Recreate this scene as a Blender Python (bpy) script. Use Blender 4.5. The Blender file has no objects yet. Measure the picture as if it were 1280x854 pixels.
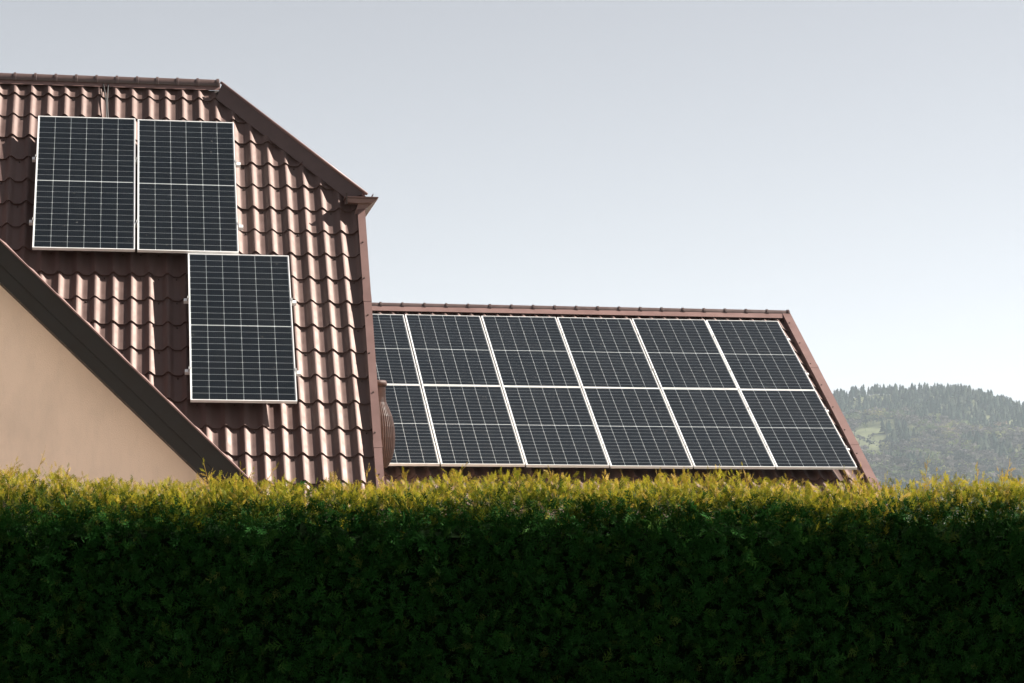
import bpy, bmesh, math, random
import numpy as np
from mathutils import Matrix, Vector

R = math.radians
random.seed(7)
rng = np.random.default_rng(11)
scene = bpy.context.scene
col = scene.collection

# ------------------------------------------------------------------ camera
cam_data = bpy.data.cameras.new('camera')
cam_data.sensor_fit = 'HORIZONTAL'
cam_data.sensor_width = 36.0
cam_data.lens = 36.0 * 3154.1 / 1280.0
cam_data.clip_start = 0.1
cam_data.clip_end = 30000
cam = bpy.data.objects.new('camera', cam_data)
col.objects.link(cam)
CAMZ = 1.6
_th, _ro = R(6.025), R(-0.0776)
_r = Vector((1, 0, 0)); _u = Vector((0, -math.sin(_th), math.cos(_th))); _f = Vector((0, math.cos(_th), math.sin(_th)))
_cx = math.cos(_ro) * _r + math.sin(_ro) * _u
_cy = -math.sin(_ro) * _r + math.cos(_ro) * _u
cam.matrix_world = Matrix(((_cx.x, _cy.x, -_f.x, 0), (_cx.y, _cy.y, -_f.y, 0), (_cx.z, _cy.z, -_f.z, CAMZ), (0, 0, 0, 1)))
scene.camera = cam

# ------------------------------------------------------------------ sky, sun, exposure
SUN_DIR = Vector((0.332, 0.0746, 0.2934)).normalized()      # towards the sun
sun_el = math.asin(SUN_DIR.z)
sun_rot = math.atan2(SUN_DIR.x, SUN_DIR.y)
world = bpy.data.worlds.new('World'); scene.world = world
world.use_nodes = True
wn = world.node_tree; wn.nodes.clear()
sky = wn.nodes.new('ShaderNodeTexSky'); sky.sky_type = 'NISHITA'; sky.sun_disc = False
sky.sun_elevation = sun_el; sky.sun_rotation = sun_rot
sky.altitude = 300; sky.air_density = 0.6; sky.dust_density = 0.0; sky.ozone_density = 1.0
hs = wn.nodes.new('ShaderNodeHueSaturation'); hs.inputs['Saturation'].default_value = 0.26
bg = wn.nodes.new('ShaderNodeBackground'); bg.inputs['Strength'].default_value = 0.05
wo = wn.nodes.new('ShaderNodeOutputWorld')
wn.links.new(sky.outputs[0], hs.inputs['Color']); wb = wn.nodes.new('ShaderNodeVectorMath'); wb.operation = 'MULTIPLY'; wb.inputs[1].default_value = (1.03, 1.0, 0.975)   # white balance
wn.links.new(hs.outputs[0], wb.inputs[0]); wn.links.new(wb.outputs[0], bg.inputs['Color']); wn.links.new(bg.outputs[0], wo.inputs['Surface'])
sd = bpy.data.lights.new('sun', 'SUN'); sd.energy = 5.0; sd.angle = R(0.53); sd.color = (1.0, 0.93, 0.84)
sun = bpy.data.objects.new('sun', sd); col.objects.link(sun)
sun.rotation_euler = SUN_DIR.to_track_quat('Z', 'Y').to_euler()
sun.location = (20, 10, 25)
vs = scene.view_settings
scene.display_settings.display_device = 'sRGB'
vs.view_transform = 'Standard'; vs.look = 'None'; vs.gamma = 1.0; vs.use_curve_mapping = False
vs.exposure = 1.56
cy = scene.cycles
cy.max_bounces = 8; cy.diffuse_bounces = 2; cy.glossy_bounces = 3; cy.transmission_bounces = 4; cy.transparent_max_bounces = 16
cy.volume_bounces = 1
cy.use_denoising = True
cy.sample_clamp_indirect = 6.0

# ------------------------------------------------------------------ helpers
def link(o, parent=None):
    col.objects.link(o)
    if parent is not None:
        o.parent = parent
    return o

def tag(o, label=None, cat=None, group=None, kind=None):
    if label: o['label'] = label
    if cat: o['category'] = cat
    if group: o['group'] = group
    if kind: o['kind'] = kind
    return o

def empty(name, loc=(0, 0, 0), parent=None):
    e = bpy.data.objects.new(name, None); e.empty_display_size = 0.3
    e.location = loc
    return link(e, parent)

def mesh_obj(name, verts, faces, mat, parent=None, smooth=False, mats=None, fmat=None):
    m = bpy.data.meshes.new(name)
    m.from_pydata([tuple(v) for v in verts], [], faces)
    for mm in (mats or [mat]): m.materials.append(mm)
    if fmat: m.polygons.foreach_set('material_index', fmat)
    if smooth: m.polygons.foreach_set('use_smooth', [True] * len(m.polygons))
    m.validate(); m.update()
    bm = bmesh.new(); bm.from_mesh(m); bmesh.ops.recalc_face_normals(bm, faces=bm.faces); bm.to_mesh(m); bm.free()
    return link(bpy.data.objects.new(name, m), parent)

def tri_mesh(name, V, T, mat, parent=None, attrs=None, smooth=False):
    """big triangle soup from numpy arrays"""
    m = bpy.data.meshes.new(name)
    nv, nt = len(V), len(T)
    m.vertices.add(nv); m.loops.add(nt * 3); m.polygons.add(nt)
    m.vertices.foreach_set('co', np.ascontiguousarray(V, dtype=np.float32).ravel())
    m.loops.foreach_set('vertex_index', np.ascontiguousarray(T, dtype=np.int32).ravel())
    m.polygons.foreach_set('loop_start', np.arange(0, nt * 3, 3, dtype=np.int32))
    m.polygons.foreach_set('use_smooth', np.full(nt, smooth, dtype=bool))
    for k, a in (attrs or {}).items():
        if a.ndim == 1:
            at = m.attributes.new(k, 'FLOAT', 'POINT'); at.data.foreach_set('value', a.astype(np.float32))
        else:
            at = m.attributes.new(k, 'FLOAT_COLOR', 'POINT'); at.data.foreach_set('color', a.astype(np.float32).ravel())
    m.materials.append(mat)
    m.update(calc_edges=True); m.validate()
    return link(bpy.data.objects.new(name, m), parent)

def box_vf(x0, x1, y0, y1, z0, z1):
    v = [(x, y, z) for z in (z0, z1) for y in (y0, y1) for x in (x0, x1)]
    f = [(0, 2, 3, 1), (4, 5, 7, 6), (0, 1, 5, 4), (1, 3, 7, 5), (3, 2, 6, 7), (2, 0, 4, 6)]
    return v, f

class MB:
    def __init__(s): s.v = []; s.f = []
    def add(s, v, f):
        b = len(s.v); s.v += [tuple(q) for q in v]; s.f += [tuple(i + b for i in q) for q in f]; return s
    def box(s, *a): return s.add(*box_vf(*a))
    def prism(s, poly, ax, d):
        """poly: list of 3d points, extruded by vector d"""
        n = len(poly); d = Vector(d)
        v = [Vector(p) for p in poly] + [Vector(p) + d for p in poly]
        f = [tuple(range(n))[::-1], tuple(range(n, 2 * n))] + [(i, (i + 1) % n, n + (i + 1) % n, n + i) for i in range(n)]
        return s.add(v, f)
    def tube(s, pts, r, k=8, cap=True):
        pts = [Vector(p) for p in pts]; rings = []
        for i, p in enumerate(pts):
            t = (pts[min(i + 1, len(pts) - 1)] - pts[max(i - 1, 0)]).normalized()
            a = t.orthogonal().normalized() if i == 0 else (rings_a - t * rings_a.dot(t)).normalized()
            rings_a = a; b = t.cross(a)
            rr = r[i] if isinstance(r, (list, tuple)) else r
            rings.append([p + rr * (math.cos(2 * math.pi * j / k) * a + math.sin(2 * math.pi * j / k) * b) for j in range(k)])
        v = [q for g in rings for q in g]
        f = [(i * k + j, i * k + (j + 1) % k, (i + 1) * k + (j + 1) % k, (i + 1) * k + j) for i in range(len(pts) - 1) for j in range(k)]
        if cap: f += [tuple(range(k))[::-1], tuple(range((len(pts) - 1) * k, len(pts) * k))]
        return s.add(v, f)
    def build(s, name, mat, parent=None, smooth=False):
        return mesh_obj(name, s.v, s.f, mat, parent, smooth)

# ------------------------------------------------------------------ materials
def new_mat(name):
    m = bpy.data.materials.new(name); m.use_nodes = True
    nt = m.node_tree; nt.nodes.clear()
    out = nt.nodes.new('ShaderNodeOutputMaterial')
    return m, nt, out

def principled(name, color, rough=0.5, metallic=0.0, spec=0.5, var=0.0, scale=6.0, bump=0.0, bscale=60.0, objvar=0.0, coat=0.0, dirt=None, tint=(1, 1, 1)):
    m, nt, out = new_mat(name)
    p = nt.nodes.new('ShaderNodeBsdfPrincipled')
    p.inputs['Base Color'].default_value = (*color, 1); p.inputs['Roughness'].default_value = rough
    p.inputs['Metallic'].default_value = metallic; p.inputs['Specular IOR Level'].default_value = spec
    p.inputs['Specular Tint'].default_value = (*tint, 1)
    p.inputs['Coat Weight'].default_value = coat; p.inputs['Coat Roughness'].default_value = 0.2
    nt.links.new(p.outputs[0], out.inputs['Surface'])
    tc = nt.nodes.new('ShaderNodeTexCoord')
    cur = None
    if var or objvar or dirt:
        rgb = nt.nodes.new('ShaderNodeRGB'); rgb.outputs[0].default_value = (*color, 1); cur = rgb.outputs[0]
    if var:
        geo = nt.nodes.new('ShaderNodeNewGeometry')
        no = nt.nodes.new('ShaderNodeTexNoise'); no.inputs['Scale'].default_value = scale; no.inputs['Detail'].default_value = 6
        nt.links.new(geo.outputs['Position'], no.inputs['Vector'])
        mr = nt.nodes.new('ShaderNodeMapRange'); mr.inputs[1].default_value = 0.3; mr.inputs[2].default_value = 0.7
        mr.inputs[3].default_value = 1 - var; mr.inputs[4].default_value = 1 + var
        nt.links.new(no.outputs['Fac'], mr.inputs[0])
        mx = nt.nodes.new('ShaderNodeVectorMath'); mx.operation = 'SCALE'
        nt.links.new(cur, mx.inputs[0]); nt.links.new(mr.outputs[0], mx.inputs['Scale']); cur = mx.outputs[0]
        mr2 = nt.nodes.new('ShaderNodeMapRange'); mr2.inputs[1].default_value = 0.3; mr2.inputs[2].default_value = 0.7
        mr2.inputs[3].default_value = rough * 0.85; mr2.inputs[4].default_value = min(1, rough * 1.2)
        nt.links.new(no.outputs['Fac'], mr2.inputs[0]); nt.links.new(mr2.outputs[0], p.inputs['Roughness'])
    if objvar:
        oi = nt.nodes.new('ShaderNodeObjectInfo')
        mr = nt.nodes.new('ShaderNodeMapRange'); mr.inputs[3].default_value = 1 - objvar; mr.inputs[4].default_value = 1 + objvar
        nt.links.new(oi.outputs['Random'], mr.inputs[0])
        mx = nt.nodes.new('ShaderNodeVectorMath'); mx.operation = 'SCALE'
        nt.links.new(cur, mx.inputs[0]); nt.links.new(mr.outputs[0], mx.inputs['Scale']); cur = mx.outputs[0]
    if dirt:
        geo = nt.nodes.new('ShaderNodeNewGeometry')
        mp = nt.nodes.new('ShaderNodeMapping'); mp.inputs['Scale'].default_value = dirt[1]
        no = nt.nodes.new('ShaderNodeTexNoise'); no.inputs['Scale'].default_value = 1.0; no.inputs['Detail'].default_value = 8; no.inputs['Roughness'].default_value = 0.7
        nt.links.new(geo.outputs['Position'], mp.inputs[0]); nt.links.new(mp.outputs[0], no.inputs['Vector'])
        mr = nt.nodes.new('ShaderNodeMapRange'); mr.inputs[1].default_value = 0.52; mr.inputs[2].default_value = 0.75; mr.inputs[4].default_value = dirt[2]
        nt.links.new(no.outputs['Fac'], mr.inputs[0])
        mi = nt.nodes.new('ShaderNodeMix'); mi.data_type = 'RGBA'
        nt.links.new(mr.outputs[0], mi.inputs['Factor']); nt.links.new(cur, mi.inputs['A']); mi.inputs['B'].default_value = (*dirt[0], 1)
        cur = mi.outputs['Result']
    if cur is not None: nt.links.new(cur, p.inputs['Base Color'])
    if bump:
        geo = nt.nodes.new('ShaderNodeNewGeometry')
        no = nt.nodes.new('ShaderNodeTexNoise'); no.inputs['Scale'].default_value = bscale; no.inputs['Detail'].default_value = 4
        nt.links.new(geo.outputs['Position'], no.inputs['Vector'])
        bp = nt.nodes.new('ShaderNodeBump'); bp.inputs['Strength'].default_value = bump; bp.inputs['Distance'].default_value = 0.01
        nt.links.new(no.outputs['Fac'], bp.inputs['Height']); nt.links.new(bp.outputs[0], p.inputs['Normal'])
    return m

TILE = (0.086, 0.054, 0.048)
M_tile = principled('brown_coated_steel_tile', TILE, 0.52, 0.0, 0.7, tint=(1.0, 0.75, 0.67), var=0.10, scale=9, objvar=0.12, bump=0.05, bscale=14, dirt=((0.07, 0.05, 0.042), (30, 30, 12), 0.30))
M_trim = principled('brown_coated_steel_trim', (0.165, 0.102, 0.093), 0.46, 0.0, 0.5, tint=(1.0, 0.75, 0.68), var=0.08, scale=5, dirt=((0.10, 0.07, 0.06), (14, 14, 14), 0.35))
M_cap = principled('brown_cap_and_shaded_hip_steel', (0.082, 0.051, 0.046), 0.42, 0.0, 0.55, var=0.12, scale=11)
M_deck = principled('dark_roof_underlay', (0.04, 0.03, 0.027), 0.8)
M_screw = principled('dark_screw_head', (0.05, 0.03, 0.025), 0.5, 0.3)
M_barge = principled('dark_brown_painted_board', (0.018, 0.014, 0.0115), 0.65, 0, 0.4, var=0.15, scale=7, bump=0.08, bscale=35)
M_plaster = principled('cream_render_plaster', (0.86, 0.67, 0.54), 0.9, 0, 0.2, var=0.06, scale=1.3, bump=0.5, bscale=140, dirt=((0.60, 0.48, 0.39), (1.6, 1.6, 0.5), 0.5))
M_alu = principled('anodised_aluminium', (0.86, 0.86, 0.85), 0.38, 0.25, 0.5, var=0.04, scale=12)
M_back = principled('white_backsheet', (0.62, 0.63, 0.64), 0.6)
M_clamp = principled('grey_clamp_aluminium', (0.34, 0.34, 0.34), 0.5, 0.2)  # clamps in a darker grey than the panel frames
M_cable = principled('black_cable_sheath', (0.02, 0.02, 0.02), 0.5)
M_urn = principled('brown_glazed_clay', (0.052, 0.023, 0.017), 0.6, 0, 0.4, var=0.25, scale=25, bump=0.1, bscale=80)
M_post = principled('dark_timber_post', (0.06, 0.04, 0.03), 0.7, var=0.2, scale=10)
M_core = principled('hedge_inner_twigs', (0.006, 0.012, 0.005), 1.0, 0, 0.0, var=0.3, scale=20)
M_bark = principled('thuja_bark', (0.10, 0.06, 0.04), 0.9, var=0.3, scale=30, bump=0.5, bscale=50)

def cell_material():
    m, nt, out = new_mat('monocrystalline_cell')
    p = nt.nodes.new('ShaderNodeBsdfPrincipled'); p.inputs['Roughness'].default_value = 0.5; p.inputs['Specular IOR Level'].default_value = 0.05
    nt.links.new(p.outputs[0], out.inputs['Surface'])
    tc = nt.nodes.new('ShaderNodeTexCoord'); sp = nt.nodes.new('ShaderNodeSeparateXYZ'); nt.links.new(tc.outputs['Object'], sp.inputs[0])
    dv = nt.nodes.new('ShaderNodeMath'); dv.operation = 'DIVIDE'; dv.inputs[1].default_value = 0.166 / 9; nt.links.new(sp.outputs['X'], dv.inputs[0])
    fr = nt.nodes.new('ShaderNodeMath'); fr.operation = 'FRACT'; nt.links.new(dv.outputs[0], fr.inputs[0])
    lt = nt.nodes.new('ShaderNodeMath'); lt.operation = 'LESS_THAN'; lt.inputs[1].default_value = 0.07; nt.links.new(fr.outputs[0], lt.inputs[0])
    no = nt.nodes.new('ShaderNodeTexNoise'); no.inputs['Scale'].default_value = 3; nt.links.new(tc.outputs['Object'], no.inputs['Vector'])
    cr = nt.nodes.new('ShaderNodeMix'); cr.data_type = 'RGBA'; nt.links.new(no.outputs['Fac'], cr.inputs['Factor'])
    cr.inputs['A'].default_value = (0.0025, 0.0045, 0.0075, 1); cr.inputs['B'].default_value = (0.005, 0.0085, 0.0135, 1)
    mi = nt.nodes.new('ShaderNodeMix'); mi.data_type = 'RGBA'; nt.links.new(lt.outputs[0], mi.inputs['Factor']); nt.links.new(cr.outputs['Result'], mi.inputs['A'])
    mi.inputs['B'].default_value = (0.035, 0.04, 0.046, 1)
    nt.links.new(mi.outputs['Result'], p.inputs['Base Color'])
    return m
M_cell = cell_material()

def glass_material():
    m, nt, out = new_mat('dusty_solar_glass')
    tr = nt.nodes.new('ShaderNodeBsdfTransparent'); tr.inputs[0].default_value = (0.93, 0.95, 0.95, 1)
    gl = nt.nodes.new('ShaderNodeBsdfGlossy'); gl.inputs['Roughness'].default_value = 0.09; gl.inputs[0].default_value = (0.9, 0.9, 0.9, 1)
    lw = nt.nodes.new('ShaderNodeLayerWeight'); lw.inputs['Blend'].default_value = 0.5       # Schlick reflectance, same from both sides
    pw = nt.nodes.new('ShaderNodeMath'); pw.operation = 'POWER'; pw.inputs[1].default_value = 5.0; nt.links.new(lw.outputs['Facing'], pw.inputs[0])
    fr = nt.nodes.new('ShaderNodeMath'); fr.operation = 'MULTIPLY_ADD'; fr.inputs[1].default_value = 0.965; fr.inputs[2].default_value = 0.035; nt.links.new(pw.outputs[0], fr.inputs[0])
    mx = nt.nodes.new('ShaderNodeMixShader'); nt.links.new(fr.outputs[0], mx.inputs[0]); nt.links.new(tr.outputs[0], mx.inputs[1]); nt.links.new(gl.outputs[0], mx.inputs[2])
    df = nt.nodes.new('ShaderNodeBsdfDiffuse'); df.inputs[0].default_value = (0.55, 0.53, 0.50, 1)
    geo = nt.nodes.new('ShaderNodeNewGeometry')
    no = nt.nodes.new('ShaderNodeTexNoise'); no.inputs['Scale'].default_value = 2.2; no.inputs['Detail'].default_value = 8; nt.links.new(geo.outputs['Position'], no.inputs['Vector'])
    mr = nt.nodes.new('ShaderNodeMapRange'); mr.inputs[1].default_value = 0.35; mr.inputs[2].default_value = 0.75; mr.inputs[3].default_value = 0.0; mr.inputs[4].default_value = 0.006
    nt.links.new(no.outputs['Fac'], mr.inputs[0])
    vo = nt.nodes.new('ShaderNodeTexVoronoi'); vo.inputs['Scale'].default_value = 5.5; nt.links.new(geo.outputs['Position'], vo.inputs['Vector'])
    lt = nt.nodes.new('ShaderNodeMath'); lt.operation = 'LESS_THAN'; lt.inputs[1].default_value = 0.045; nt.links.new(vo.outputs['Distance'], lt.inputs[0])
    ad = nt.nodes.new('ShaderNodeMath'); ad.operation = 'MULTIPLY_ADD'; ad.inputs[1].default_value = 0.22; nt.links.new(lt.outputs[0], ad.inputs[0]); nt.links.new(mr.outputs[0], ad.inputs[2])
    m2 = nt.nodes.new('ShaderNodeMixShader'); nt.links.new(ad.outputs[0], m2.inputs[0]); nt.links.new(mx.outputs[0], m2.inputs[1]); nt.links.new(df.outputs[0], m2.inputs[2])
    nt.links.new(m2.outputs[0], out.inputs['Surface'])
    return m
M_glass = glass_material()

def leaf_material(name, ramp, transl=0.4, rough=0.65, attr='age', spec=0.12):
    m, nt, out = new_mat(name)
    at = nt.nodes.new('ShaderNodeAttribute'); at.attribute_name = attr
    cr = nt.nodes.new('ShaderNodeValToRGB'); e = cr.color_ramp.elements
    while len(e) < len(ramp): e.new(0.5)
    for el, (p_, c) in zip(e, ramp): el.position = p_; el.color = (*c, 1)
    nt.links.new(at.outputs['Fac'], cr.inputs[0])
    p = nt.nodes.new('ShaderNodeBsdfPrincipled'); p.inputs['Roughness'].default_value = rough; p.inputs['Specular IOR Level'].default_value = spec
    nt.links.new(cr.outputs[0], p.inputs['Base Color'])
    t = nt.nodes.new('ShaderNodeBsdfTranslucent'); nt.links.new(cr.outputs[0], t.inputs[0])
    mx = nt.nodes.new('ShaderNodeMixShader'); mx.inputs[0].default_value = transl
    nt.links.new(p.outputs[0], mx.inputs[1]); nt.links.new(t.outputs[0], mx.inputs[2]); nt.links.new(mx.outputs[0], out.inputs['Surface'])
    return m

# ------------------------------------------------------------------ ground and hill
M_grass = principled('mown_grass', (0.042, 0.060, 0.022), 0.9, 0, 0.2, var=0.4, scale=1.5, bump=0.4, bscale=30)
g = mesh_obj('ground', [(-4600, -1100, 0), (4600, -1100, 0), (4600, 6600, 0), (-4600, 6600, 0)], [(0, 1, 2, 3)], M_grass)
tag(g, 'green grass ground running under hedge and houses', 'ground', kind='structure')

def hill_z(x, y):
    x = np.asarray(x, float); y = np.asarray(y, float)
    a = x / np.maximum(y, 1.0)                                      # bearing
    crest = 340 + 20 * np.exp(-((a - 0.158) / 0.035) ** 2) - 16 * np.clip((a - 0.185) / 0.1, 0, 3) - 20 * np.clip((0.12 - a) / 0.1, 0, 4)
    t = np.clip((y - 1500) / 2500, 0, 1)
    f = t ** 1.55
    back = np.clip((y - 4000) / 1800, 0, 1)
    z = crest * f * (1 - back * back * (3 - 2 * back))
    z += (7 * np.sin(x / 61 + y / 97) + 5 * np.sin(x / 37 - y / 71)) * t
    return np.maximum(z - 22 * t, -2)

nx, ny = 110, 60
xs = np.linspace(-2600, 3600, nx); ys = np.linspace(1500, 5900, ny)
XX, YY = np.meshgrid(xs, ys); ZZ = hill_z(XX, YY); ZZ[0, :] = -0.5; ZZ[-1, :] = -0.5; ZZ[:, 0] = -0.5; ZZ[:, -1] = -0.5
V = np.stack([XX.ravel(), YY.ravel(), ZZ.ravel()], 1)
idx = np.arange(nx * ny).reshape(ny, nx)
q = np.stack([idx[:-1, :-1], idx[:-1, 1:], idx[1:, 1:], idx[1:, :-1]], -1).reshape(-1, 4)
T = np.concatenate([q[:, [0, 1, 2]], q[:, [0, 2, 3]]])
M_hill = principled('hill_meadow', (0.105, 0.115, 0.058), 0.95, 0, 0.1, var=0.35, scale=0.02)
hill = tri_mesh('hill', V, T, M_hill, smooth=True)
tag(hill, 'long wooded hill with pale meadow patches beyond the houses', 'hill', kind='structure')

# ------------------------------------------------------------------ main house frame
U = Vector((0.98709, 0.16016, 0)); Hh = Vector((-0.16016, 0.98709, 0)); Z = Vector((0, 0, 1))
VL = Vector((-0.10140, 0.62492, 0.77407)); NL = Vector((0.12398, -0.76408, 0.63310)); OL = Vector((-5.11344, 26.84856, 6.89313))
U2 = Vector((0.98576, 0.16817, 0)); VR = Vector((-0.14213, 0.83312, 0.53452)); NR = Vector((0.08989, -0.52691, 0.84515)); OR = Vector((-2.51785, 34.10836, 5.59815))
H2 = Vector((-0.16817, 0.98576, 0))

class Frame:
    def __init__(s, O, u, v, n, h): s.O, s.u, s.v, s.n, s.h = O, u, v, n, h
    def p(s, a, b, c): return s.O + s.u * a + s.v * b + s.n * c
    def q(s, a, hh, z): w = s.O + s.u * a + s.h * hh; w.z = z; return w
    def mat(s, a, b, c, base=Vector((0, 0, 0))):
        t = s.p(a, b, c) - base
        return Matrix(((s.u.x, s.v.x, s.n.x, t.x), (s.u.y, s.v.y, s.n.y, t.y), (s.u.z, s.v.z, s.n.z, t.z), (0, 0, 0, 1)))
FL = Frame(OL, U, VL, NL, Hh); FR = Frame(OR, U2, VR, NR, H2)

TW, TH_, TA, TS = 0.183, 0.357, 0.036, 0.021
def tile_g(x):
    t = (x / TW) % 1.0
    if x >= TW - 1e-9: return 1.0
    if t < 0.40: return 0.5 + 0.5 * math.cos(math.pi * t / 0.40)
    if t < 0.68: return 0.0
    return 0.5 - 0.5 * math.cos(math.pi * (t - 0.68) / 0.32)
def tile_profile(x): return TA * tile_g(x)
SCALLOP = 0.020                                                      # the pan of each tile reaches a little lower than its crest
TX = [0, 0.06, 0.12, 0.20, 0.28, 0.36, 0.46, 0.62, 0.72, 0.79, 0.86, 0.93, 1.0]
TX8 = [0, 0.10, 0.22, 0.36, 0.52, 0.68, 0.78, 0.90, 1.0]
def tile_vf(screw=False, seg=12):
    xs = [TW * q_ for q_ in (TX if seg == 12 else TX8)]
    v = []; f = []; fm = []
    for x in xs: v.append((x, -SCALLOP * (1 - tile_g(x)), tile_profile(x) + TS))
    for x in xs: v.append((x, TH_ + 0.012, tile_profile(x) - 0.001))
    b = len(v)
    for x in xs: v.append((x, -SCALLOP * (1 - tile_g(x)), tile_profile(x) + TS))
    for x in xs: v.append((x, 0.008 - SCALLOP * (1 - tile_g(x)), tile_profile(x) - 0.006))
    n = seg + 1
    for i in range(seg):
        f.append((i, i + 1, n + i + 1, n + i)); f.append((b + n + i, b + n + i + 1, b + i + 1, b + i))
    fm = [0] * len(f)
    if screw:
        c = len(v); cx, cy_, cz = 0.098, TH_ - 0.052, TS * 0.15
        for k in range(6):
            a = math.pi / 3 * k; v.append((cx + 0.009 * math.cos(a), cy_ + 0.009 * math.sin(a), cz))
        for k in range(6):
            a = math.pi / 3 * k; v.append((cx + 0.007 * math.cos(a), cy_ + 0.007 * math.sin(a), cz + 0.011))
        f.append(tuple(range(c + 6, c + 12))); fm.append(1)
        for k in range(6): f.append((c + k, c + (k + 1) % 6, c + 6 + (k + 1) % 6, c + 6 + k)); fm.append(1)
    return v, f, fm
def tile_mesh(screw):
    v, f, fm = tile_vf(screw)
    m = bpy.data.meshes.new('tile'); m.from_pydata(v, [], f); m.materials.append(M_tile); m.materials.append(M_screw)
    m.polygons.foreach_set('material_index', fm); m.polygons.foreach_set('use_smooth', [True] * len(f)); m.update()
    return m
TM = [tile_mesh(False), tile_mesh(True)]

def clip_tile(mesh, cuts, a, b):
    """cuts: list of ((u,v) point, (u,v) outward normal) in roof coords; tile origin at a,b"""
    bm = bmesh.new(); bm.from_mesh(mesh)
    for (pu, pv), (nu, nv) in cuts:
        bmesh.ops.bisect_plane(bm, geom=bm.verts[:] + bm.edges[:] + bm.faces[:], plane_co=(pu - a, pv - b, 0), plane_no=(nu, nv, 0), clear_outer=True)
    if not bm.faces: bm.free(); return None
    m = bpy.data.meshes.new('tile'); bm.to_mesh(m); bm.free()
    for mm in mesh.materials: m.materials.append(mm)
    return m

def lay_tiles(F, parent, base, u0, u1, v0, v1, cu, cv, nbase, cuts, single, max_single=300):
    """single(uc, vc) -> True when the tile is seen one by one"""
    rest_v = []; rest_f = []; n_single = 0
    k0 = math.floor((u0 - cu) / TW); k1 = math.ceil((u1 - cu) / TW); j0 = math.floor((v0 - cv) / TH_); j1 = math.ceil((v1 - cv) / TH_)
    tv, tf, tm = tile_vf(False, 8)
    for j in range(j0, j1):
        for k in range(k0, k1):
            a = cu + k * TW; b = cv + j * TH_
            corners = [(a, b), (a + TW, b), (a, b + TH_), (a + TW, b + TH_)]
            inside = cut = True
            use = []
            out = False
            for (pu, pv), (nu, nv) in cuts:
                d = [(x - pu) * nu + (y - pv) * nv for x, y in corners]
                if min(d) >= -0.002: out = True
                elif max(d) > 0.002: use.append(((pu, pv), (nu, nv)))
            if out: continue
            if single(a + TW / 2, b + TH_ / 2) and n_single < max_single:
                me = TM[1 if (k * 7 + j * 3) % 2 == 0 or (k + j) % 5 == 0 else 0]
                if use:
                    me = clip_tile(me, use, a, b)
                    if me is None: continue
                o = bpy.data.objects.new('tile', me); link(o, parent)
                jit = random.uniform(-0.003, 0.003)
                o.matrix_local = F.mat(a, b, nbase + jit, base); n_single += 1
            else:
                if use: 
                    m0 = clip_tile(TM[0], use, a, b)
                    if m0 is None: continue
                    vv = [v.co[:] for v in m0.vertices]; ff = [tuple(p.vertices) for p in m0.polygons]; bpy.data.meshes.remove(m0)
                else: vv, ff = tv, tf
                s = len(rest_v)
                rest_v += [tuple(F.p(a + x, b + y, nbase + z) - base) for x, y, z in vv]; rest_f += [tuple(i + s for i in q) for q in ff]
    if rest_v:
        m = bpy.data.meshes.new('tile_field'); m.from_pydata(rest_v, [], rest_f); m.materials.append(M_tile)
        m.polygons.foreach_set('use_smooth', [True] * len(m.polygons)); m.update()
        o = bpy.data.objects.new('tile_field', m); link(o, parent); o['kind'] = 'stuff'
    return n_single

def cap_segment_mesh(L, r, name='ridge_cap'):
    """half-round ridge cap: local x along the ridge, z up; collar at one end"""
    mb_v = []; mb_f = []
    prof = [(0.0, 1.0), (L - 0.034, 0.96), (L - 0.032, 1.14), (L - 0.006, 1.16), (L - 0.004, 1.0), (L + 0.003, 0.97)]
    K = 10
    for x, s in prof:
        for j in range(K + 1):
            a = math.pi * (-0.12 + 1.24 * j / K); mb_v.append((x, -r * s * math.cos(a), r * s * math.sin(a)))
    for i in range(len(prof) - 1):
        for j in range(K):
            b = i * (K + 1) + j; mb_f.append((b, b + 1, b + K + 2, b + K + 1))
    mb_f.append(tuple(range(K + 1))); e = (len(prof) - 1) * (K + 1); mb_f.append(tuple(range(e, e + K + 1))[::-1])
    m = bpy.data.meshes.new(name); m.from_pydata(mb_v, [], mb_f); m.materials.append(M_cap)
    m.polygons.foreach_set('use_smooth', [len(p.vertices) == 4 for p in m.polygons]); m.update()
    bm = bmesh.new(); bm.from_mesh(m); bmesh.ops.recalc_face_normals(bm, faces=bm.faces)
    for e_ in bm.edges:
        if len(e_.link_faces) == 2 and e_.calc_face_angle(0) > 0.9: e_.smooth = False
    bm.to_mesh(m); bm.free()
    return m

def screw_mesh():
    mb = MB(); mb.tube([(0, 0, -0.004), (0, 0, 0.009)], 0.009, 6)
    m = bpy.data.meshes.new('screw'); m.from_pydata(mb.v, [], mb.f); m.materials.append(M_screw); m.update(); return m
SCREW = screw_mesh()

# =================================================================== MAIN HOUSE
BL = Vector(FL.q(-2.0, -3.0, 0)); BL.z = 0
house = empty('house', BL)
tag(house, 'nearer house with steep brown tiled half-hipped roof and cream gable', 'house')
def L(a, b, c): return FL.p(a, b, c) - BL
def Lq(a, hh, z): return FL.q(a, hh, z) - BL

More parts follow.
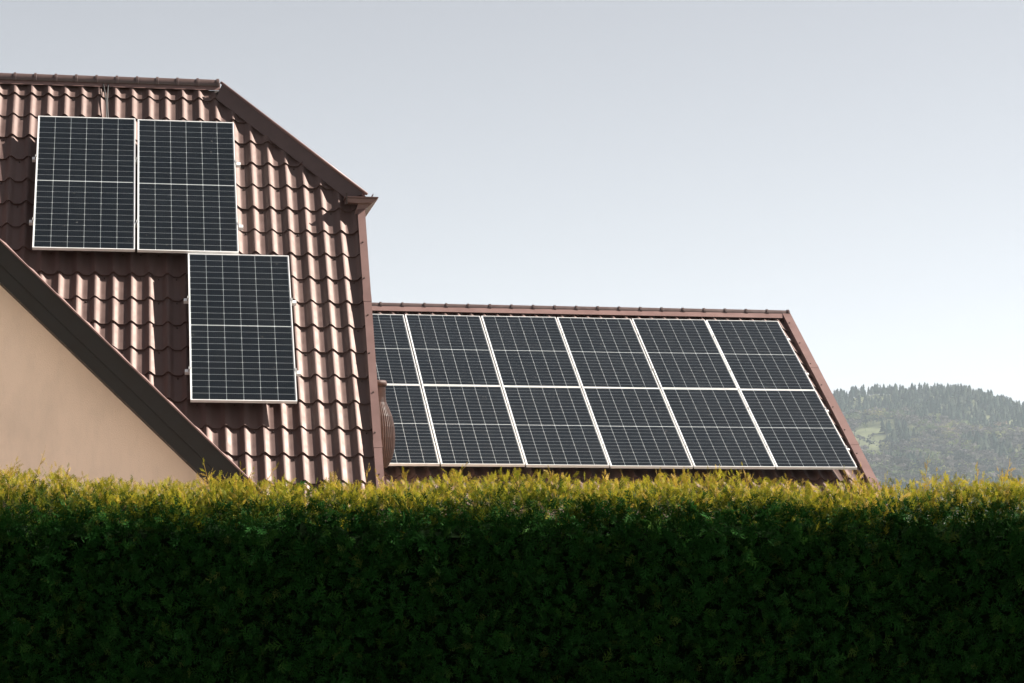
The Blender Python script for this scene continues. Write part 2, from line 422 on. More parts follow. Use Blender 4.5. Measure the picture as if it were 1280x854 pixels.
V_R, V_E, UL = 0.815, -5.67, -8.6                                    # ridge, eave, left end
VERGE = [(3.396, -1.0), (3.333, -5.67)]                            # inner verge line, top to bottom
HA, HB = Vector((1.995, 0.745)), Vector((3.49, -1.045))               # hip edge
hr = FL.p(0, V_R, -0.19)                                            # point on the ridge line
ridge_h = (hr - OL).dot(Hh)
def mirror(p):                                                       # across the vertical plane through the ridge
    w = p + BL; d = (w - OL).dot(Hh) - ridge_h
    return p - Hh * (2 * d)
ND = -0.215
fr_pts = [L(UL, V_E, ND), L(3.36, V_E, ND), L(3.40, -1.03, ND), L(1.97, V_R - 0.03, ND), L(UL, V_R - 0.03, ND)]
bk_pts = [mirror(p) for p in fr_pts]
zb = fr_pts[0].z
vv = fr_pts + bk_pts
ff = [(0, 1, 2, 3, 4), (5, 9, 8, 7, 6), (0, 4, 9, 5), (1, 6, 7, 2), (2, 7, 8, 3), (3, 8, 9, 4), (0, 5, 6, 1)]
roof = mesh_obj('roof', vv, ff, None, house, mats=[M_deck, M_plaster, M_tile], fmat=[0, 2, 1, 1, 2, 0, 0])

# tiles of the slope that faces the hedge
hd = (HB - HA).normalized(); hip_n = (-hd.y * -1, hd.x * -1)
hip_n = (-hd.y, hd.x)                                                # points up and right
vd = (Vector(VERGE[1]) - Vector(VERGE[0])).normalized()
ver_n = (-vd.y, vd.x)
cuts = [((HA.x - 0.085, HA.y - 0.07), hip_n), (VERGE[0], ver_n), ((0, 0.765), (0, 1)), ((UL, 0), (-1, 0)), ((0, V_E), (0, -1))]
def vis_left(u, v):
    if u < -0.62 or v < -5.35: return False
    for (a, b) in ((0, 0), (1.063, -0.011), (1.578, -2.138)):
        if a + 0.09 < u < a + 1.038 - 0.02 and b - 2.094 + 0.2 < v < b - 0.19: return False
    return v > -1.75 - 1.34 * (u + 0.4) - 0.25
n_t = lay_tiles(FL, roof, BL, UL, 3.5, V_E, 0.80, 0.088, -2.286, -0.195, cuts, vis_left)
print('single tiles left', n_t)

# ridge: caps in pieces over a long flange
SEG = 0.2225
capm = cap_segment_mesh(SEG, 0.064)
rq = FL.p(0, 0.800, -0.148)
k = 0
while True:
    a = 1.965 - (k + 1) * SEG
    if a < -3.0: break
    o = bpy.data.objects.new('ridge_cap', capm); link(o, roof)
    w = rq + U * a - BL
    o.matrix_local = Matrix(((U.x, Hh.x, 0, w.x), (U.y, Hh.y, 0, w.y), (0, 0, 1, w.z), (0, 0, 0, 1))); k += 1
mb = MB()
mb.prism([L(UL, 0.700, -0.142), L(UL, 0.700, -0.138), L(UL, 0.805, -0.118), L(UL, 0.805, -0.142)], None, U * (1.975 - UL))
mb.build('ridge_flange', M_trim, roof)
# left part of the ridge, outside the view: one long cap
mb = MB(); w0 = rq - BL
mb.tube([w0 + U * UL, w0 + U * (1.965 - k * SEG)], 0.05, 10); mb.build('ridge_roll', M_cap, roof, True)

# hip trim: tilted leg on the slope, rolled top edge, back leg
ta, tb = L(1.925, 0.570, -0.150), L(3.295, -1.060, -0.150)
Ta, Tb = L(HA.x, HA.y - 0.01, -0.070), L(HB.x, HB.y - 0.01, -0.070)
hipd = (Tb - Ta).normalized()
back = (mirror(Tb) - Tb).normalized()
mb = MB()
th = NL * -0.012
mb.add([ta, tb, Tb, Ta, ta + th, tb + th, Tb + th * 2, Ta + th * 2], [(0, 1, 2, 3), (7, 6, 5, 4), (0, 4, 5, 1), (1, 5, 6, 2), (2, 6, 7, 3), (3, 7, 4, 0)])
mb.build('hip_trim', M_cap, roof)  # same metal as the other trim; its shade is put into a darker colour
mb = MB(); mb.tube([Ta - hipd * 0.02 + NL * 0.004, Tb + hipd * 0.02 + NL * 0.004], 0.016, 8); mb.build('hip_roll', M_trim, roof, True)
mb = MB()
dn = Vector((0, 0, -0.03))
mb.add([Ta + dn, Tb + dn, Tb + back * 0.22 + dn, Ta + back * 0.22 + dn, Ta + dn * 2, Tb + dn * 2, Tb + back * 0.22 + dn * 2, Ta + back * 0.22 + dn * 2], [(0, 1, 2, 3), (7, 6, 5, 4), (0, 4, 5, 1), (1, 5, 6, 2), (2, 6, 7, 3), (3, 7, 4, 0)])
mb.build('hip_back_trim', M_trim, roof)
# verge trim down the right edge
va, vb = Vector(VERGE[0]), Vector(VERGE[1])
ow = 0.080
mb = MB()
prof = [(0, -0.195), (0, -0.120), (ow, -0.116), (ow, -0.34), (ow - 0.012, -0.34), (ow - 0.012, -0.195)]
mb.prism([L(va.x + x, va.y - 0.05, z) for x, z in prof], None, L(vb.x, vb.y, 0) - L(va.x, va.y - 0.05, 0))
mb.build('verge_trim', M_trim, roof)
for i in range(9):
    t = 0.05 + i * 0.118
    p = va.lerp(vb, t)
    o = bpy.data.objects.new('screw', SCREW); link(o, roof); o.matrix_local = FL.mat(p.x + 0.02 + 0.012 * (i % 2), p.y, -0.118, BL)
for t in (0.36, 0.80):
    p = va.lerp(vb, t); mb = MB()
    mb.prism([L(p.x + x, p.y, z) for x, z in [(-0.003, -0.18), (-0.003, -0.117), (ow + 0.003, -0.113), (ow + 0.003, -0.30), (ow + 0.001, -0.30), (ow + 0.001, -0.18)]], None, VL * 0.10); mb.build('trim_joint', M_trim, roof)
# half-hip eave: boxed end and gutter running back along the hip eave
e0 = L(3.276, -1.10, -0.10)
_e = FL.p(3.282, -1.075, -0.125); _e = _e + (Vector((0, 0, CAMZ)) - _e).normalized() * 0.17
def E_(a, dz, back_=0): return (_e - BL) + U * a + Z * dz + Hh * back_
Dp = 2.0 * abs((_e - OL).dot(Hh) - ridge_h)
mb = MB()
mb.prism([E_(0, 0.0), E_(0.335, 0.0), E_(0.29, -0.04), E_(0.15, -0.052), E_(0.0, -0.045)], None, Hh * Dp)
mb.build('half_hip_eave_box', M_trim, roof)
mb = MB(); mb.prism([E_(0.135, -0.050, 0.05), E_(0.295, -0.036, 0.05), E_(0.105, -0.195, 0.05), E_(0.085, -0.195, 0.05)], None, Hh * (Dp - 0.1)); mb.build('soffit_bracket', M_trim, roof)
mb = MB()
mb.prism([E_(-0.012, 0.004, -0.015), E_(0.345, 0.004, -0.015), E_(0.345, 0.018, -0.015), E_(-0.012, 0.018, -0.015)], None, Hh * (Dp + 0.03))
mb.build('drip_edge', M_trim, roof)
mb = MB(); c0 = E_(0.235, 0.055, 0.01)
pts = [c0 + U * (0.06 * math.cos(a)) + Z * (0.06 * math.sin(a)) for a in [math.pi * (1 + i / 8) for i in range(9)]]
pts += [c0 + U * (0.054 * math.cos(a)) + Z * (0.054 * math.sin(a)) for a in [math.pi * (2 - i / 8) for i in range(9)]]
mb.prism(pts, None, Hh * Dp); mb.build('gutter', M_trim, roof)
mb = MB(); mb.prism([E_(-0.006, -0.07, -0.02), E_(0.012, -0.07, -0.02), E_(0.012, 0.05, -0.02), E_(-0.006, 0.05, -0.02)], None, Hh * 0.02); mb.build('gutter_bracket', M_screw, roof)

# walls under the eaves
mb = MB()
mb.prism([Lq(UL + 0.35, -3.02, 0), Lq(3.15, -3.02, 0), Lq(3.15, 2 * ridge_h + 3.02, 0), Lq(UL + 0.35, 2 * ridge_h + 3.02, 0)], None, Z * (zb - 0.004))
mb.build('wall', M_plaster, house)

# cross gable in front: wall, two roof slopes with deep verges
RT = lambda u: 2.884 + 0.948 * (2.016 - u)                           # rake top height over u
GA = -2.30; ZA = RT(GA); UE = 2.36; ZE = RT(UE); UE2 = 2 * GA - UE
GF, GW = -3.589, -3.239
def roof_h(z): return (0.195 + 0.6331 * (z - 6.893)) / 0.7741        # where the main slope is at height z
T_ = 0.385
wall_pts = [Lq(2 * GA - 1.95, GW, 0), Lq(1.95, GW, 0), Lq(1.95, GW, RT(1.95) - T_ + 0.01), Lq(GA, GW, ZA - T_ + 0.01), Lq(2 * GA - 1.95, GW, RT(1.95) - T_ + 0.01)]
mb = MB(); mb.prism(wall_pts, None, Hh * 0.215); mb.build('gable_wall', M_plaster, house)
for side in (1, -1):
    ua, ue = GA, (UE if side == 1 else UE2)
    t1 = T_ - 0.02
    top = [Lq(ua, GF + 0.03, ZA - 0.02), Lq(ue, GF + 0.03, ZE - 0.02), Lq(ue, roof_h(ZE) - 0.02, ZE - 0.02), Lq(ua, roof_h(ZA) - 0.02, ZA - 0.02)]
    bot = [p - Z * t1 for p in top]
    bot[2] = Lq(ue, roof_h(ZE) - 0.02, ZE - t1 - 0.02); 
    sl = mesh_obj('gable_roof', top + bot, [(0, 1, 2, 3), (7, 6, 5, 4), (0, 4, 5, 1), (1, 5, 6, 2), (2, 6, 7, 3), (3, 7, 4, 0)], None, house, mats=[M_tile, M_barge], fmat=[0, 1, 1, 1, 1, 1])
    # barge boards: an upper and a lower board with a shallow step between them
    mb = MB(); mb.prism([Lq(ua, GF, ZA - 0.012), Lq(ue, GF, ZE - 0.012), Lq(ue, GF, ZE - 0.225), Lq(ua, GF, ZA - 0.225)], None, Hh * 0.028); mb.build('barge_board', M_barge, sl)
    mb = MB(); mb.prism([Lq(ua, GF + 0.010, ZA - 0.227), Lq(ue, GF + 0.010, ZE - 0.227), Lq(ue, GF + 0.010, ZE - T_ - 0.004), Lq(ua, GF + 0.010, ZA - T_ - 0.004)], None, Hh * 0.019); mb.build('barge_board', M_barge, sl)
    # metal verge strip with a slightly wavy upper edge
    n = 90; pts_t = []; v = []; f = []
    for i in range(n + 1):
        u_ = ua + (ue - ua) * i / n
        ph = (abs(u_ - ua)) * 1.378 / 0.357 % 1.0
        w_ = 0.010 + 0.016 * (1 - ph) ** 1.5
        z_ = RT(u_) if side == 1 else RT(2 * GA - u_)
        for hh, dz in ((GF - 0.014, -0.014), (GF - 0.014, 0.004), (GF + 0.02, 0.004 + w_), (GF + 0.12, 0.004 + w_)):
            v.append(Lq(u_, hh, z_ + dz))
        if i < n:
            b = i * 4
            for j in range(3): f.append((b + j, b + j + 1, b + j + 5, b + j + 4))
    mesh_obj('verge_strip', v, f, M_trim, sl)

# mounting rails and hooks on the roof
def rail(F, base, parent, u0, u1, v):
    mb = MB()
    for pu in (0,):
        P = [F.p(u0, v - 0.02, -0.076) - base, F.p(u0, v + 0.02, -0.076) - base, F.p(u0, v + 0.02, -0.037) - base, F.p(u0, v - 0.02, -0.037) - base]
        mb.prism(P, None, F.u * (u1 - u0))
    x = u0 + 0.12
    while x < u1:
        P = [F.p(x, v - 0.015  , -0.193) - base, F.p(x + 0.03, v - 0.015  , -0.193) - base, F.p(x + 0.03, v + 0.015  , -0.193) - base, F.p(x, v + 0.015  , -0.193) - base]
        mb.prism(P, None, F.n * 0.118); x += 0.62
    return mb.build('mounting_rail', M_alu, parent)
for v in (-0.66, -1.66): rail(FL, BL, roof, -0.045, 2.16, v)
for v in (-2.79, -3.80): rail(FL, BL, roof, 1.53, 2.67, v)

# =================================================================== FAR HOUSE (right)
BR = Vector(FR.q(3.0, -3.5, 0)); BR.z = 0
annex = empty('low_house', BR)
tag(annex, 'farther low house with shallow brown roof covered by two rows of panels', 'house')
def Rr(a, b, c): return FR.p(a, b, c) - BR
def Rq(a, hh, z): return FR.q(a, hh, z) - BR
RV_R, RV_E, RUL = 0.57, -5.25, -4.6
rr = FR.p(0, RV_R, -0.19); rridge_h = (rr - OR).dot(H2)
def mirror2(p): d = (p + BR - OR).dot(H2) - rridge_h; return p - H2 * (2 * d)
f2 = [Rr(RUL, RV_E, ND), Rr(6.42, RV_E, ND), Rr(6.50, RV_R - 0.03, ND), Rr(RUL, RV_R - 0.03, ND)]
b2 = [mirror2(p) for p in f2]
zb2 = f2[0].z
roof2 = mesh_obj('roof', f2 + b2, [(0, 1, 2, 3), (4, 7, 6, 5), (0, 3, 7, 4), (1, 5, 6, 2), (3, 2, 6, 7), (0, 4, 5, 1)], None, annex, mats=[M_deck, M_plaster, M_tile], fmat=[0, 2, 1, 1, 0, 0])
RV = [Vector((6.545, 0.53)), Vector((6.461, -5.25))]
rvd = (RV[1] - RV[0]).normalized()
cuts2 = [(tuple(RV[0]), (-rvd.y, rvd.x)), ((0, 0.51), (0, 1)), ((RUL, 0), (-1, 0)), ((0, RV_E), (0, -1))]
def vis_right(u, v): return (u > 6.2 or v > -0.05 or (v < -4.0 and u > 4.6)) and u > 0.3 and v > -4.8
n_t2 = lay_tiles(FR, roof2, BR, RUL, 6.7, RV_E, 0.54, 0.03, -0.30, -0.195, cuts2, vis_right)
print('single tiles right', n_t2)
SEG2 = 0.3075
capm2 = cap_segment_mesh(SEG2, 0.062)
rq2 = FR.p(0, 0.545, -0.158)
k = 0
while True:
    a = 6.655 - (k + 1) * SEG2
    if a < 0.2: break
    o = bpy.data.objects.new('ridge_cap', capm2); link(o, roof2); w = rq2 + U2 * a - BR
    o.matrix_local = Matrix(((U2.x, H2.x, 0, w.x), (U2.y, H2.y, 0, w.y), (0, 0, 1, w.z), (0, 0, 0, 1))); k += 1
mb = MB(); mb.tube([rq2 - BR + U2 * RUL, rq2 - BR + U2 * (6.655 - k * SEG2)], 0.06, 10); mb.build('ridge_roll', M_cap, roof2, True)
mb = MB()
mb.prism([Rr(RUL, 0.385, -0.142), Rr(RUL, 0.385, -0.138), Rr(RUL, 0.530, -0.118), Rr(RUL, 0.530, -0.142)], None, U2 * (6.61 - RUL)); mb.build('ridge_flange', M_trim, roof2)
mb = MB()
prof = [(0, -0.195), (0, -0.120), (0.116, -0.116), (0.116, -0.37), (0.104, -0.37), (0.104, -0.195)]
mb.prism([Rr(RV[0].x + x, RV[0].y, z) for x, z in prof], None, Rr(RV[1].x, RV[1].y, 0) - Rr(RV[0].x, RV[0].y, 0)); mb.build('verge_trim', M_trim, roof2)
for i in range(9):
    p = RV[0].lerp(RV[1], 0.06 + i * 0.11)
    o = bpy.data.objects.new('screw', SCREW); link(o, roof2); o.matrix_local = FR.mat(p.x + 0.03, p.y, -0.118, BR)
for t in (0.30, 0.68):
    p = RV[0].lerp(RV[1], t); mb = MB()
    mb.prism([Rr(p.x + x, p.y, z) for x, z in [(-0.003, -0.18), (-0.003, -0.117), (0.119, -0.113), (0.119, -0.34), (0.117, -0.34), (0.117, -0.18)]], None, VR * 0.10); mb.build('trim_joint', M_trim, roof2)
mb = MB()
mb.prism([Rq(RUL + 0.3, -3.9, 0), Rq(6.1, -3.9, 0), Rq(6.1, 2 * rridge_h + 3.9, 0), Rq(RUL + 0.3, 2 * rridge_h + 3.9, 0)], None, Z * (zb2 - 0.004)); mb.build('wall', M_plaster, annex)
mb = MB(); c0 = Rr(RUL, RV_E - 0.05, -0.23)
pts = [c0 + H2 * (0.065 * math.cos(a)) + Z * (0.065 * math.sin(a)) for a in [math.pi * (1 + i / 8) for i in range(9)]] + [c0 + H2 * (0.058 * math.cos(a)) + Z * (0.058 * math.sin(a)) for a in [math.pi * (2 - i / 8) for i in range(9)]]
mb.prism(pts, None, U2 * (6.5 - RUL)); mb.build('gutter', M_trim, annex)
for r_ in range(2):
    for fr_ in (0.24, 0.74): rail(FR, BR, roof2, -0.05, 6.395, -(r_ * 2.114) - fr_ * 2.094)

# unseen light slab added between hedge and houses to bounce sun onto walls
M_bounce = principled('beige_bounce_slab', (0.36, 0.30, 0.25), 0.85, 0, 0.3, var=0.2, scale=2.0, bump=0.3, bscale=40)
v, f = box_vf(-14, 9, 11.5, 22.8, -0.05, 0.03)
tag(mesh_obj('bounce_slab', v, f, M_bounce), 'unseen beige slab added to bounce light onto the gable wall', 'reflector', kind='structure')

# =================================================================== SOLAR PANELS
PW, PH = 1.038, 2.094
def panel_meshes():
    out = {}
    mb = MB(); w = 0.0095; z0, z1 = -0.035, 0.0
    mb.box(0, PW, -w, 0, z0, z1); mb.box(0, PW, -PH, -PH + w, z0, z1)
    mb.box(0, w, -PH + w, -w, z0, z1); mb.box(PW - w, PW, -PH + w, -w, z0, z1)
    m = bpy.data.meshes.new('frame'); m.from_pydata(mb.v, [], mb.f); m.materials.append(M_alu); m.update(); out['frame'] = m
    mb = MB(); mb.box(w - 0.001, PW - w + 0.001, -PH + w - 0.001, -w + 0.001, -0.009, -0.006)
    m = bpy.data.meshes.new('backsheet'); m.from_pydata(mb.v, [], mb.f); m.materials.append(M_back); m.update(); out['backsheet'] = m
    m = bpy.data.meshes.new('glass'); m.from_pydata([(w, -w, -0.002), (PW - w, -w, -0.002), (PW - w, -PH + w, -0.002), (w, -PH + w, -0.002)], [], [(3, 2, 1, 0)]); m.materials.append(M_glass); m.update(); out['glass'] = m
    # one string of 24 half cells
    cw, ch, gx, gy, mid, c = 0.1628, 0.0814, 0.0046, 0.0045, 0.012, 0.005
    v = []; f = []
    for half in range(2):
        top = -(PH - (24 * ch + 22 * gy + mid)) / 2 - half * (12 * ch + 11 * gy + mid)
        for r in range(12):
            y1 = top - r * (ch + gy); y0 = y1 - ch; b = len(v)
            if r % 2 == 0: poly = [(0, y0), (cw, y0), (cw, y1 - c), (cw - c, y1), (c, y1), (0, y1 - c)]
            else: poly = [(c, y0), (cw - c, y0), (cw, y0 + c), (cw, y1), (0, y1), (0, y0 + c)]
            v += [(x, y, -0.0045) for x, y in poly]; f.append(tuple(range(b, b + 6)))
    m = bpy.data.meshes.new('cell_string'); m.from_pydata(v, [], f); m.materials.append(M_cell); m.update(); out['cells'] = m
    out['x0'] = (PW - (6 * cw + 5 * gx)) / 2; out['dx'] = cw + gx
    mb = MB(); mb.box(-0.013, 0.008, -0.018, 0.018, 0.0008, 0.004); mb.box(-0.013, -0.003, -0.018, 0.018, -0.037, 0.0008)
    m = bpy.data.meshes.new('clamp'); m.from_pydata(mb.v, [], mb.f); m.materials.append(M_clamp); m.update(); out['clamp'] = m
    return out
PM = panel_meshes()
def solar_panel(F, u, v, label, group, clamp_fr, left=True, right=True):
    e = empty('solar_module'); e.matrix_world = F.mat(u, v, 0) @ Matrix.Rotation(random.uniform(-0.003, 0.003), 4, 'X') @ Matrix.Rotation(random.uniform(-0.004, 0.004), 4, 'Y')
    tag(e, label, 'solar panel', group)
    for k_ in ('backsheet', 'frame', 'glass'):
        link(bpy.data.objects.new(k_, PM[k_]), e)
    for i in range(6):
        o = link(bpy.data.objects.new('cell_string', PM['cells']), e); o.location = (PM['x0'] + i * PM['dx'], 0, 0)
    for fr_ in clamp_fr:
        if left: o = link(bpy.data.objects.new('clamp', PM['clamp']), e); o.location = (0, -PH * fr_, 0)
        if right:
            o = link(bpy.data.objects.new('clamp', PM['clamp']), e); o.location = (PW, -PH * fr_, 0); o.rotation_euler = (0, 0, math.pi)
    return e
gl = 'solar panels on the steep near roof'
solar_panel(FL, 0, 0, 'left solar panel of the side-by-side pair just below the near ridge', gl, (0.315, 0.793), True, False)
solar_panel(FL, 1.063, -0.0115, 'right solar panel of the side-by-side pair just below the near ridge', gl, (0.312, 0.79), True, True)
solar_panel(FL, 1.578, -2.1384, 'single solar panel mounted lower on the steep roof, below the pair', gl, (0.312, 0.793), True, True)
ordn = ['leftmost', 'second', 'third', 'fourth', 'fifth', 'rightmost']
for r_ in range(2):
    for c_ in range(6):
        row = ('upper', 'lower')[r_]
        if c_ == 0: lb = 'leftmost solar panel in %s row of the low roof, partly hidden by the steep roof' % row
        elif c_ == 5: lb = 'rightmost solar panel in %s row of the low roof, beside the verge' % row
        else: lb = '%s solar panel from the left in the %s row on the low roof' % (ordn[c_], row)
        solar_panel(FR, c_ * 1.058 + 0.01, -r_ * 2.114 - 0.01, lb, 'solar panels on the low far roof', (0.24, 0.74), True, c_ == 5)

# cables from the ridge to the pair of panels
for i, (dx, bend) in enumerate(((0.0, 0.012), (0.055, -0.010))):
    mb = MB(); pts = []
    for t in range(9):
        s = t / 8
        pts.append(FL.p(0.685 + dx + bend * math.sin(s * 3.1) * 2 + 0.03 * s, 0.74 - 0.82 * s, -0.130 + 0.02 * math.sin(s * math.pi) - 0.02 * s))
    o = mb.tube(pts, 0.0075, 6).build('solar_cable', M_cable, None, True)
    tag(o, ('left' if i == 0 else 'right') + ' black cable running from near ridge down behind the left panel', 'cable', 'cables below the ridge')

# =================================================================== RIBBED URN between the houses
UB = Vector((-1.53, 28.3, 0))
urn = empty('ribbed_urn', UB)
tag(urn, 'bulbous brown ribbed urn half hidden behind the steep roof edge', 'urn')
prof = [(0.06, 3.14), (0.13, 3.17), (0.18, 3.27), (0.205, 3.38), (0.213, 3.50), (0.205, 3.62), (0.18, 3.74), (0.145, 3.83), (0.115, 3.90), (0.105, 3.96), (0.103, 4.08)]
def lathe(prof, K, rib=0.0):
    v = []; f = []
    for r, z in prof:
        for j in range(K):
            rr_ = r * (1 + (rib if j % 4 in (0, 1) else -rib)); a = 2 * math.pi * j / K
            v.append((rr_ * math.cos(a), rr_ * math.sin(a), z))
    for i in range(len(prof) - 1):
        for j in range(K): f.append((i * K + j, i * K + (j + 1) % K, (i + 1) * K + (j + 1) % K, (i + 1) * K + j))
    f.append(tuple(range(K))[::-1]); f.append(tuple(range((len(prof) - 1) * K, len(prof) * K)))
    return v, f
v, f = lathe(prof, 176, 0.022); mesh_obj('body', v, f, M_urn, urn)
v, f = lathe([(0.100, 4.081), (0.118, 4.083), (0.122, 4.12), (0.112, 4.145), (0.085, 4.146)], 48, 0.0); mesh_obj('rim', v, f, M_urn, urn, True)
v, f = lathe([(0.075, 0), (0.065, 0.2), (0.055, 3.0), (0.09, 3.06), (0.09, 3.139)], 16); mesh_obj('post', v, f, M_post, urn)

# =================================================================== HEDGE
def spray_template(nb, seed, lean=0.9):
    """flat fan of scale leaves, unit length along y"""
    r = np.random.default_rng(seed); V = []; T = []; A = []
    def strip(p, d, Ln, w0, a0, a1, curl):
        d = np.array(d) / np.linalg.norm(d); s = np.array([d[1], -d[0], 0]); b = len(V)
        m = p + d * Ln * 0.55; m[2] += curl * 0.4; e = p + d * Ln; e[2] += curl
        V.extend([p - s * w0 * .5, p + s * w0 * .5, m - s * w0 * .62, m + s * w0 * .62, e]); A.extend([a0, a0, (a0 + a1) / 2, (a0 + a1) / 2, a1])
        T.extend([(b, b + 1, b + 3), (b, b + 3, b + 2), (b + 2, b + 3, b + 4)])
        return m, d
    def blade(p, d, Ln, w0, a0, a1, curl):
        d = np.array(d) / np.linalg.norm(d); s = np.array([d[1], -d[0], 0]); b = len(V); e = p + d * Ln; e[2] += curl
        V.extend([p - s * w0 * .6, p + s * w0 * .6, e]); A.extend([a0, a0, a1]); T.append((b, b + 1, b + 2))
    strip(np.zeros(3), (0.02, 1, 0), 1.0, 0.035, 0, 1, 0.06)
    for i in range(nb):
        t = 0.12 + 0.78 * i / nb; sgn = 1 if i % 2 else -1
        ang = sgn * (0.75 + 0.2 * r.uniform(-1, 1)); Ln = (0.42 - 0.28 * t) * r.uniform(.8, 1.15) + 0.06
        p = np.array([0.0, t, 0.06 * t]); d = (math.sin(ang), math.cos(ang), r.uniform(-.25, .25))
        m, dd = strip(p.copy(), d, Ln, 0.048, 0.2, 0.9, r.uniform(-.05, .05))
        for s2 in (-1, 1):
            a2 = ang + s2 * 0.6; blade((p + np.array(d) * Ln * r.uniform(.25, .55)), (math.sin(a2), math.cos(a2), 0), Ln * r.uniform(.32, .5), 0.05, 0.4, 1.0, r.uniform(-.04, .04))
    return np.array(V), np.array(T), np.array(A)
TPL = [spray_template(8, s) for s in range(4)]

def scatter(tpl, pos, dirv, size, age, width=1.0, tipgain=0.25):
    """instances of flat sprays: dirv growth direction, random roll"""
    Vt, Tt, At = tpl; N = len(pos)
    y = dirv / np.linalg.norm(dirv, axis=1, keepdims=True)
    r = rng.normal(size=(N, 3)); x = np.cross(y, r); x /= np.linalg.norm(x, axis=1, keepdims=True); z = np.cross(x, y)
    B = np.stack([x, y, z], 1)                                       # N,3(basis),3
    loc = Vt[None] * np.array([width, 1, 1]) * size[:, None, None]
    P = np.einsum('nvk,nkc->nvc', loc, B) + pos[:, None, :]
    F = Tt[None] + (np.arange(N) * len(Vt))[:, None, None]
    A = np.clip(age[:, None] + tipgain * (At[None] - 0.5), 0, 1)
    return P.reshape(-1, 3), F.reshape(-1, 3), A.ravel()
def merge(parts):
    V = []; T = []; A = []; n = 0
    for v, t, a in parts: V.append(v); T.append(t + n); A.append(a); n += len(v)
    return np.concatenate(V), np.concatenate(T), np.concatenate(A)

HX0, HX1, HY0, HY1 = -2.55, 2.55, 9.0, 9.9
def top_z(x, y=9.3):
    return 2.012 + 0.012 * np.sin(x * 3.1 + 1) + 0.014 * np.sin(x * 7.3 + y * 5) + 0.010 * np.sin(x * 17 + y * 11) + 0.008 * np.sin(x * 31 + y * 3) - 0.006 * x / 1.8
def front_y(x, z):
    return HY0 + 0.02 * np.sin(x * 5 + z * 4) + 0.018 * np.sin(x * 11 - z * 9) + 0.015 * np.sin(x * 23 + z * 17)
hedge = empty('thuja_hedge', (0, 9.4, 0))
tag(hedge, 'clipped dense dark green hedge with sunlit yellow shoots across the foreground', 'hedge')
HB_ = np.array([0, 9.4, 0])
def noise2(a, b):
    return 0.5 * np.sin(a * 13 + 3 * np.sin(b * 7)) + 0.3 * np.sin(a * 29 + b * 23) + 0.3 * np.sin(a * 47 - b * 41 + 2)
# inner mass of twigs: a closed lumpy shell (front, top and back as one folded sheet, plus ends)
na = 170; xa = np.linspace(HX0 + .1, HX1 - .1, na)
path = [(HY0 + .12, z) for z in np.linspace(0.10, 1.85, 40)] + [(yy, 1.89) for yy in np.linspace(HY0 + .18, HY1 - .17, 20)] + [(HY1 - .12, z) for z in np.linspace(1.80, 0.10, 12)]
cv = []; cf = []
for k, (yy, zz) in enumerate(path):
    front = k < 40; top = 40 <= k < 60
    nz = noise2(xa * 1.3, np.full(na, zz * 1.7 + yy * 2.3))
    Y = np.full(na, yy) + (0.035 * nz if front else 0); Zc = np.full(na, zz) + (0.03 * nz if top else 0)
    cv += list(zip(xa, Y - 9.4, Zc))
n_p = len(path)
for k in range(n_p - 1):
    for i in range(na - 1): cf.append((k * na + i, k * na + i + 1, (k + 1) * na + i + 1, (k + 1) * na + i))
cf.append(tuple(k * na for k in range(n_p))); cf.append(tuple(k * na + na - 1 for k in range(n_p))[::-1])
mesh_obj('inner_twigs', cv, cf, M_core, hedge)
mb = MB()
for i in range(8):
    x = HX0 + 0.35 + i * 0.62
    MB().tube([(x, 0.05, 0), (x + 0.02, 0.04, 0.6), (x - 0.01, 0.02, 1.8)], [0.045, 0.035, 0.012], 8).build('trunk', M_bark, hedge, True)
M_fol = leaf_material('thuja_foliage', [(0.0, (0.011, 0.046, 0.009)), (0.35, (0.024, 0.088, 0.017)), (0.7, (0.050, 0.095, 0.016)), (1.0, (0.10, 0.12, 0.03))], 0.25, spec=0.03)
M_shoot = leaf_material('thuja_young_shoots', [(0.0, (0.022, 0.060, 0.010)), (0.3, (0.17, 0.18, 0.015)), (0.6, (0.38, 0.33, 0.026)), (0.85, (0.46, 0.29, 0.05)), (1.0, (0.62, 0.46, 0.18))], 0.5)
parts = []
# face towards the camera (dense where the photograph sees it, looser near the ground)
for (n, z0, z1, s0, s1) in ((18500, 1.22, 1.98, 0.040, 0.080), (1800, 0.05, 1.22, 0.12, 0.22)):
    for k in range(4):
        m = n // 4
        x = rng.uniform(HX0, HX1, m); z = rng.uniform(z0, z1, m); z = np.minimum(z, top_z(x) - rng.uniform(0, .05, m))
        d = np.abs(rng.normal(0, 0.05, m)); y = front_y(x, z) + d + 0.02 + 0.10 * np.clip((z - 1.9) / 0.1, 0, 1) ** 2
        dr = np.stack([rng.normal(0, .55, m), -rng.uniform(.35, 1.0, m), rng.normal(0.10, .55, m)], 1)
        age = np.clip(rng.beta(1.6, 5, m) + 0.0, 0, 1)
        hi = rng.random(m) < 0.02; age[hi] = rng.uniform(.7, 1, hi.sum())
        parts.append(scatter(TPL[k], np.stack([x, y, z], 1) - HB_, dr, rng.uniform(s0, s1, m), age))
# upper body of the hedge, right through its depth
for k in range(4):
    m = 1300
    x = rng.uniform(HX0, HX1, m); y = rng.uniform(HY0 + .05, HY1 - .05, m); z = rng.uniform(1.70, 1.92, m)
    parts.append(scatter(TPL[k], np.stack([x, y, z], 1) - HB_, np.stack([rng.normal(0, .7, m), rng.normal(-.3, .6, m), rng.normal(.5, .5, m)], 1), rng.uniform(.06, .10, m), rng.beta(2.2, 4, m), 1.2))
